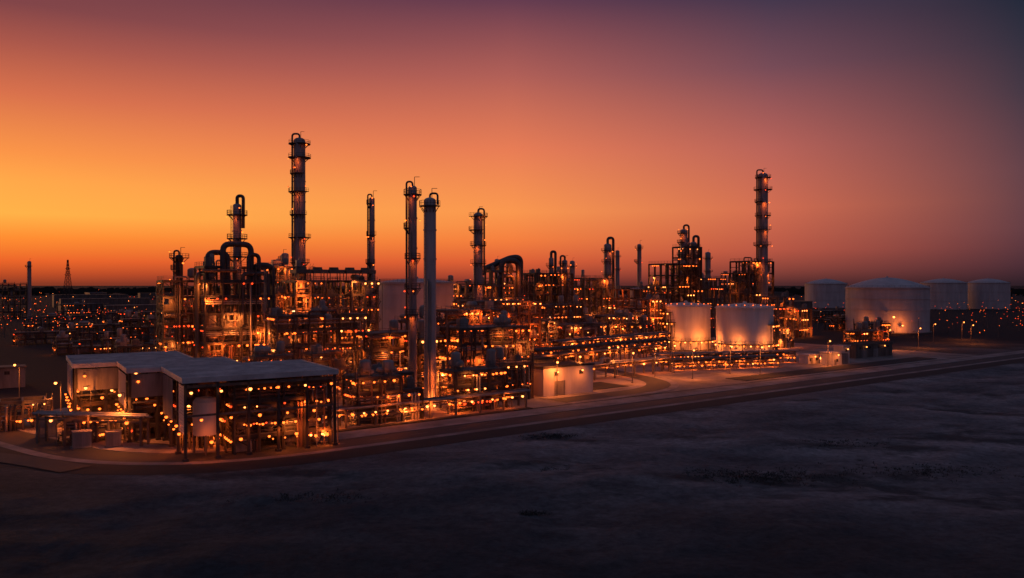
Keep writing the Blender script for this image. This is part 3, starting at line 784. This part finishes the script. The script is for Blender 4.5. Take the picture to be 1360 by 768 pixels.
column('distillation_column',127,455,2.2,53,[.66,.8,.92],'dark stout column with looping overhead pipe',goose='r',seed=12,gr=.8,pipe_to=.45,glow=120)
column('distillation_column',169,480,1.3,54,[.8,.95],'slim dark column with a red lamp on top',goose=None,seed=13,kind='red')
column('distillation_column',228,408,1.9,58,[.77,.88,.96],'dark column with platforms and overhead pipe',goose='r',seed=14,gr=.5,pipe_to=.6,glow=120)
column('distillation_column',241,416,1.7,52,[.85,.95],'dark column beside its taller neighbour',goose='r',seed=15,gr=.7,pipe_to=.5)
column('distillation_column',333,388,2.4,84,[.48,.58,.67,.75,.83,.90,.97],'very tall dark column ringed with close-set platforms',goose='l',seed=16,gr=.35,pipe_to=.5,pw=1.8,kind='red',glow=170)
column('distillation_column',70,400,1.4,42,[.85,.95],'short dark column above pipework',goose='l',seed=17,gr=.5)
column('distillation_column',52,392,1.2,43,[.9],'short dark column with arched overhead pipe',goose='r',seed=18,gr=.7)
tank(170,455,5.6,27,1,'tall narrow pale tank among process structures',bands=5,seed=2,stairs=False,m=M_TANKD)
T1=tank(231,366,11.0,20.0,1.3,'pale storage tank wrapped by lit access platforms',bands=4,seed=3,walks=((4.4,185,350),(12.5,180,235),(17,180,225)),stairs=False,rp=.06)
T2=tank(309,345,12.0,20.0,1.4,'large pale storage tank with lit base and roof railing',bands=4,seed=4,walks=((4.4,190,350),(12.5,305,360)),stairs=False,rp=.06)
for k,(T,r) in enumerate(((T1,11.0),(T2,12.0))):
    for a,pw_ in ((200,560),(245,300),(290,300),(335,520)):
        c,s=math.cos(rad(a)),math.sin(rad(a)); add_fill(T,(r+4.6)*c,(r+4.6)*s,5.2,pw_,OR2,82,1)
    for a in range(190,350,16): lamp(T,(r+.3)*math.cos(rad(a)),(r+.3)*math.sin(rad(a)),21.0,'org',.6)
pipe_rack(at(190,290),at(372,306),4,[2.6,4.0],6,6,bent=5,lam=2.8,fl=9,fp=170)
pipe_rack(at(205,276),at(350,290),4,[2.2,3.4],6,11,bent=5,lam=2.4,fl=7,fp=140)
pipe_rack(at(30,262),at(200,312),5,[6,8],7,7,bent=8,lam=1.2,fl=7,fp=220)
pipe_rack(at(75,242),at(205,272),4,[4.5],6,8,bent=8,lam=.7,fl=5,fp=170)
pipe_rack(at(20,300),at(185,390),5,[8,10.5],7,9,bent=9,lam=1.4,fl=6,fp=340)
pipe_rack(at(60,285),at(205,338),4,[9],6,10,bent=9,lam=1.2,fl=5,fp=280)
T3=tank(498,504,24.2,27.6,6.2,'large pale domed storage tank with ringed shell',bands=4,seed=5,m=M_TANKD,rp=.35,stairs=False)
T4=tank(417,1000,25.0,30.0,6.0,'distant pale domed storage tank',bands=3,seed=6,m=M_TANKD,rp=.3,stairs=False)
T5=tank(573,940,25.0,31.0,5.0,'distant dull pale domed storage tank',bands=3,seed=7,m=M_TANKD,rp=.3,stairs=False)
T6=tank(632,950,23.0,31.0,5.0,'distant dull pale domed storage tank',bands=3,seed=8,m=M_TANKD,rp=.3,stairs=False)
for a in (225,262): 
    c,s=math.cos(rad(a)),math.sin(rad(a)); lamp(T3,(29)*c,(29)*s,5,'hot',1.2); add_fill(T3,(31)*c,(31)*s,5,450,OR2,80)
lamp(T3,-8,-26,10,'hot',1.7)
building('control_hut',*at(424,296),SA,6,5,4.4,'small pale utility building beside the road','building',doors=1,wins=1,lamps=1,fl=1,fp=70,ribs=False)
building('control_hut',*at(438,300),SA,4,4,6.5,'narrow pale utility building beside the road','building',doors=1,wins=1,lamps=1,fl=0,ribs=False)
building('control_hut',*at(395,300),SA,7,4,3.2,'low flat utility building beside the road','building',doors=1,wins=2,lamps=1,fl=1,fp=70,ribs=False)
building('storage_shed',*at(468,330),SA,26,9,5.2,'long low flat-roofed shed near the tanks','building',doors=2,wins=4,wall=M_STEEL,roof=M_STEEL,lamps=2,fl=0)

R=random.Random(77)
for k,(bb,dd,W,D,H,nl) in enumerate(((-540,430,34,10,8,2),(-600,520,40,10,9,2),(-500,560,40,10,10,2),(-620,400,26,9,6,2),(-560,345,26,8,6,2),(-500,310,14,7,6,2),
   (-570,700,40,12,12,2),(-490,410,20,9,12,3),(440,520,26,9,8,2),(420,620,30,9,9,2))):
    process_unit(bb,dd,W,D,H,nl,100+k,lam=.4,fl=1,fp=110,step=.4,pipes=6,vess=3,fm=M_DARK)
process_unit(-665,700,22,14,30,5,120,lam=.2,fl=1,fp=300,step=.5,pipes=8,vess=6,label='distant dark process structure silhouetted on the horizon',fm=M_DARK)
column('chimney_stack',-641,700,1.5,50,[.9],'distant slim chimney silhouetted against the glow',cat='chimney',goose=None,seed=20,lamps=False)
for k in range(40):
    bb=R.uniform(-690,680); dd=R.uniform(560,1600)
    if -640<bb<680:
        x,y=at(bb,dd)
        if 380<bb<680 and dd<1100: continue
        building('warehouse',x,y,R.choice((SA,0,SA+1.57)),R.uniform(30,90),R.uniform(15,30),R.uniform(6,16),'distant dark low flat-roofed warehouse','building',doors=2,wins=0,wall=M_STEEL,roof=M_WALLD,lamps=2,fl=0,group='distant warehouses')
building('warehouse',*at(-672,232),SA,9,8,5.6,'dark boxy warehouse in the dim yard','building',doors=1,wins=1,wall=M_WALLD,roof=M_STEEL,lamps=0,fl=0)
for k,(bb,dd,r,h) in enumerate(((140,760,2,62),(260,700,2.5,58),(-20,640,2,50),(80,620,2,48),(-380,800,2,50))):
    column('distillation_column',bb,dd,r,h,[.7,.9],'distant dark column on the skyline',goose=None,seed=40+k,lamps=True,kind='red')
x,y=at(-590,900); T=thing('lattice_pylon','distant tapering lattice steel mast on the horizon','pylon',x,y)
b=MB(); Hh=57
def w(z): return 5.5*(1-z/Hh)**1.3+.5
zs=[Hh*(i/12)**.85 for i in range(13)]
for i in range(12):
    a,c=zs[i],zs[i+1]; p=[(s*w(a),t*w(a),a) for s,t in((-1,-1),(1,-1),(1,1),(-1,1))]; q=[(s*w(c),t*w(c),c) for s,t in((-1,-1),(1,-1),(1,1),(-1,1))]
    for k in range(4):
        b.beam(p[k],q[k],.35); b.beam(p[k],q[(k+1)%4],.2); b.beam(p[(k+1)%4],q[k],.2); b.beam(q[k],q[(k+1)%4],.2)
b.obj('mast',M_DARK,T)
b=MB()
for z,l in((40,4),(47,3)): b.beam((-l,0,z),(l,0,z),.3); b.beam((-l,0,z),(0,0,z+2),.2); b.beam((l,0,z),(0,0,z+2),.2)
b.obj('crossarm',M_DARK,T)
def street_lamp(x,y,h,fp,kind='hot',rz=0,s=1):
    T=thing('street_lamp','tall steel lamp post with glowing orange head','street lamp',x,y,rz,'yard and road lamp posts')
    b=MB(); b.lathe([(.3,0),(.3,.3),(.13,.4),(.08,h)],8); b.tube(fil([(0,0,h-.2),(0,0,h+.5),(0,-1.8,h+.6)],.6,4),.06,6); b.obj('pole',M_STEEL,T)
    b=MB(); b.box(0,-1.9,h+.58,.35,.9,.16); b.obj('lamp_head',M_DARK,T)
    lamp(T,0,-1.9,h+.25,kind,.8*s)
    if fp: add_fill(T,0,-1.9,h-.3,fp,OR2,0,1)
for (bb,dd) in ((140,262),(190,256),(240,250),(215,268),(290,264),(160,240),(420,290),(500,360),(540,372),(610,400),(598,430),(560,410),(-560,160),(-515,150),(-600,168),(90,228),(-300,172),(60,212),(330,262),(-655,205)):
    street_lamp(*at(bb,dd),9,560)
for k in range(80):
    bb=R.uniform(-680,-470) if R.random()<.5 else R.uniform(390,680); dd=R.uniform(300,640) if bb<0 else R.uniform(430,900)
    street_lamp(*at(bb,dd),R.uniform(6,11),0,R.choice(('org','red','red','small')),R.uniform(0,6),R.uniform(.45,.9))
for nm,E,n in (('distant_town_lights',E_ORG,520),('distant_town_lights',E_HOT,60),('distant_town_lights',E_RED,620)):
    b=MB()
    for k in range(n):
        dd=450/(R.uniform(.12,1.0)); bb=R.uniform(-700,-200) if R.random()<.42 else R.uniform(-300,700)
        x,y=at(bb,dd); z=R.uniform(2,11); s=.22*(dd/600)**.75*R.uniform(.5,1.3)
        b.mi=1; b.beam((x,y,0),(x,y,z-s),.12*(dd/600)); b.mi=0
        b.lathe([(.02,-s),(s,0),(.02,s)],5,None,x,y,z)
    o=b.obj(nm,[E,M_DARK]); o['kind']='stuff'; o['label']='scattered orange lamp points across the distant dark plain'
b=MB(); 
for k in range(1800):
    x=R.uniform(-2600,2600); y=R.uniform(1900,3000); s=R.uniform(4,15)
    for q in range(7):
        px,py,pz=x+R.uniform(-s,s),y+R.uniform(-s,s),R.uniform(.2,1)*s
        t=R.uniform(.4,.8)*s; i=len(b.v)
        b.v+=[(px-t,py,pz-t*.6),(px+t,py+t*.3,pz-t*.4),(px+t*.5,py,pz+t*.6),(px-t*.6,py-t*.2,pz+t*.5)]; b.f.append((i,i+1,i+2,i+3)); b.m.append(0)
o=b.obj('far_treeline',M_LEAF); o['kind']='stuff'; o['label']='far dark treeline along the horizon'

# ================================================================ SKY + LIGHT
w_=bpy.data.worlds.new('World'); sc.world=w_; w_.use_nodes=True; nt=w_.node_tree; N=nt.nodes; L=nt.links; N.clear()
out=N.new('ShaderNodeOutputWorld'); bg=N.new('ShaderNodeBackground'); L.new(bg.outputs[0],out.inputs[0])
tc=N.new('ShaderNodeTexCoord'); sp=N.new('ShaderNodeSeparateXYZ'); L.new(tc.outputs['Generated'],sp.inputs[0])
def math_(op,a,b_=None):
    m_=N.new('ShaderNodeMath'); m_.operation=op
    for i,v in enumerate((a,b_)):
        if v is None:continue
        if isinstance(v,(int,float)): m_.inputs[i].default_value=v
        else: L.new(v,m_.inputs[i])
    return m_.outputs[0]
el=math_('MULTIPLY',sp.outputs['Z'],1.4)
az=math_('ARCTAN2',sp.outputs['X'],sp.outputs['Y'])
ZEN=(.7,(68,77,104))
def sky_ramp(st):
    st=st+[ZEN]
    r=N.new('ShaderNodeValToRGB'); e=r.color_ramp.elements; r.color_ramp.interpolation='LINEAR'
    e[0].position=0; e[0].color=(*lin(st[0][1]),1); e[1].position=min(1,st[-1][0]*1.4); e[1].color=(*lin(st[-1][1]),1)
    for p,c in st[1:-1]: x_=e.new(p*1.4); x_.color=(*lin(c),1)
    L.new(el,r.inputs[0]); return r.outputs[0]
rl=sky_ramp([(0,(120,46,36)),(.010,(176,66,38)),(.025,(228,94,42)),(.05,(250,138,50)),(.075,(255,176,72)),(.11,(255,166,72)),(.14,(248,146,70)),(.2,(214,110,74)),(.25,(168,84,72)),(.287,(126,65,70)),(.4,(60,44,62))])
rc=sky_ramp([(0,(112,48,42)),(.01,(168,68,48)),(.028,(220,94,54)),(.055,(244,126,62)),(.09,(250,150,78)),(.165,(232,124,84)),(.253,(176,94,86)),(.335,(100,58,78)),(.42,(60,46,66))])
rm=sky_ramp([(0,(80,42,44)),(.015,(134,64,56)),(.04,(184,86,68)),(.09,(210,108,80)),(.16,(184,98,88)),(.25,(118,74,86)),(.33,(56,50,74))])
rr_=sky_ramp([(0,(40,29,38)),(.02,(64,42,54)),(.06,(86,57,68)),(.12,(84,60,72)),(.2,(50,50,66)),(.29,(18,36,54)),(.4,(32,42,60))])
rb_=sky_ramp([(0,(88,66,76)),(.15,(90,72,88)),(.35,(72,70,92))])
def seg(a,b_,lo,hi,src=az):
    mr=N.new('ShaderNodeMapRange'); mr.inputs['From Min'].default_value=lo; mr.inputs['From Max'].default_value=hi; L.new(src,mr.inputs['Value'])
    mx=N.new('ShaderNodeMix'); mx.data_type='RGBA'; L.new(mr.outputs[0],mx.inputs[0]); L.new(a,mx.inputs[6]); L.new(b_,mx.inputs[7]); return mx.outputs[2]
s=seg(rl,rc,rad(-33),0); s=seg(s,rm,0,rad(18)); s=seg(s,rr_,rad(18),rad(34))
aa=math_('ABSOLUTE',az)
s=seg(s,rb_,rad(60),rad(110),aa)
sky=N.new('ShaderNodeTexSky'); sky.sky_type='NISHITA'; sky.sun_disc=False; sky.sun_elevation=rad(1); sky.sun_rotation=rad(-35)
mx=N.new('ShaderNodeMix'); mx.data_type='RGBA'; mx.blend_type='ADD'; mx.inputs[0].default_value=.003
L.new(s,mx.inputs[6]); L.new(sky.outputs[0],mx.inputs[7]); L.new(mx.outputs[2],bg.inputs[0]); bg.inputs[1].default_value=1.0
sl=bpy.data.lights.new('sun','SUN'); sl.energy=.2; sl.angle=rad(8); sl.color=(1,.42,.18)
so=bpy.data.objects.new('sun',sl); COL.objects.link(so)
dv=Vector((-math.sin(rad(45)),math.cos(rad(45)),math.tan(rad(4)))); so.rotation_euler=dv.to_track_quat('Z','Y').to_euler(); so.location=(-200,300,80)

cam=bpy.data.cameras.new('camera'); co=bpy.data.objects.new('camera',cam); COL.objects.link(co)
co.location=(0,0,30); co.rotation_euler=(rad(90-.38),0,0); cam.lens=28; cam.sensor_width=36; cam.clip_start=.5; cam.clip_end=20000
sc.camera=co
print('LAMPS',NL,'OBJ',len(bpy.data.objects))
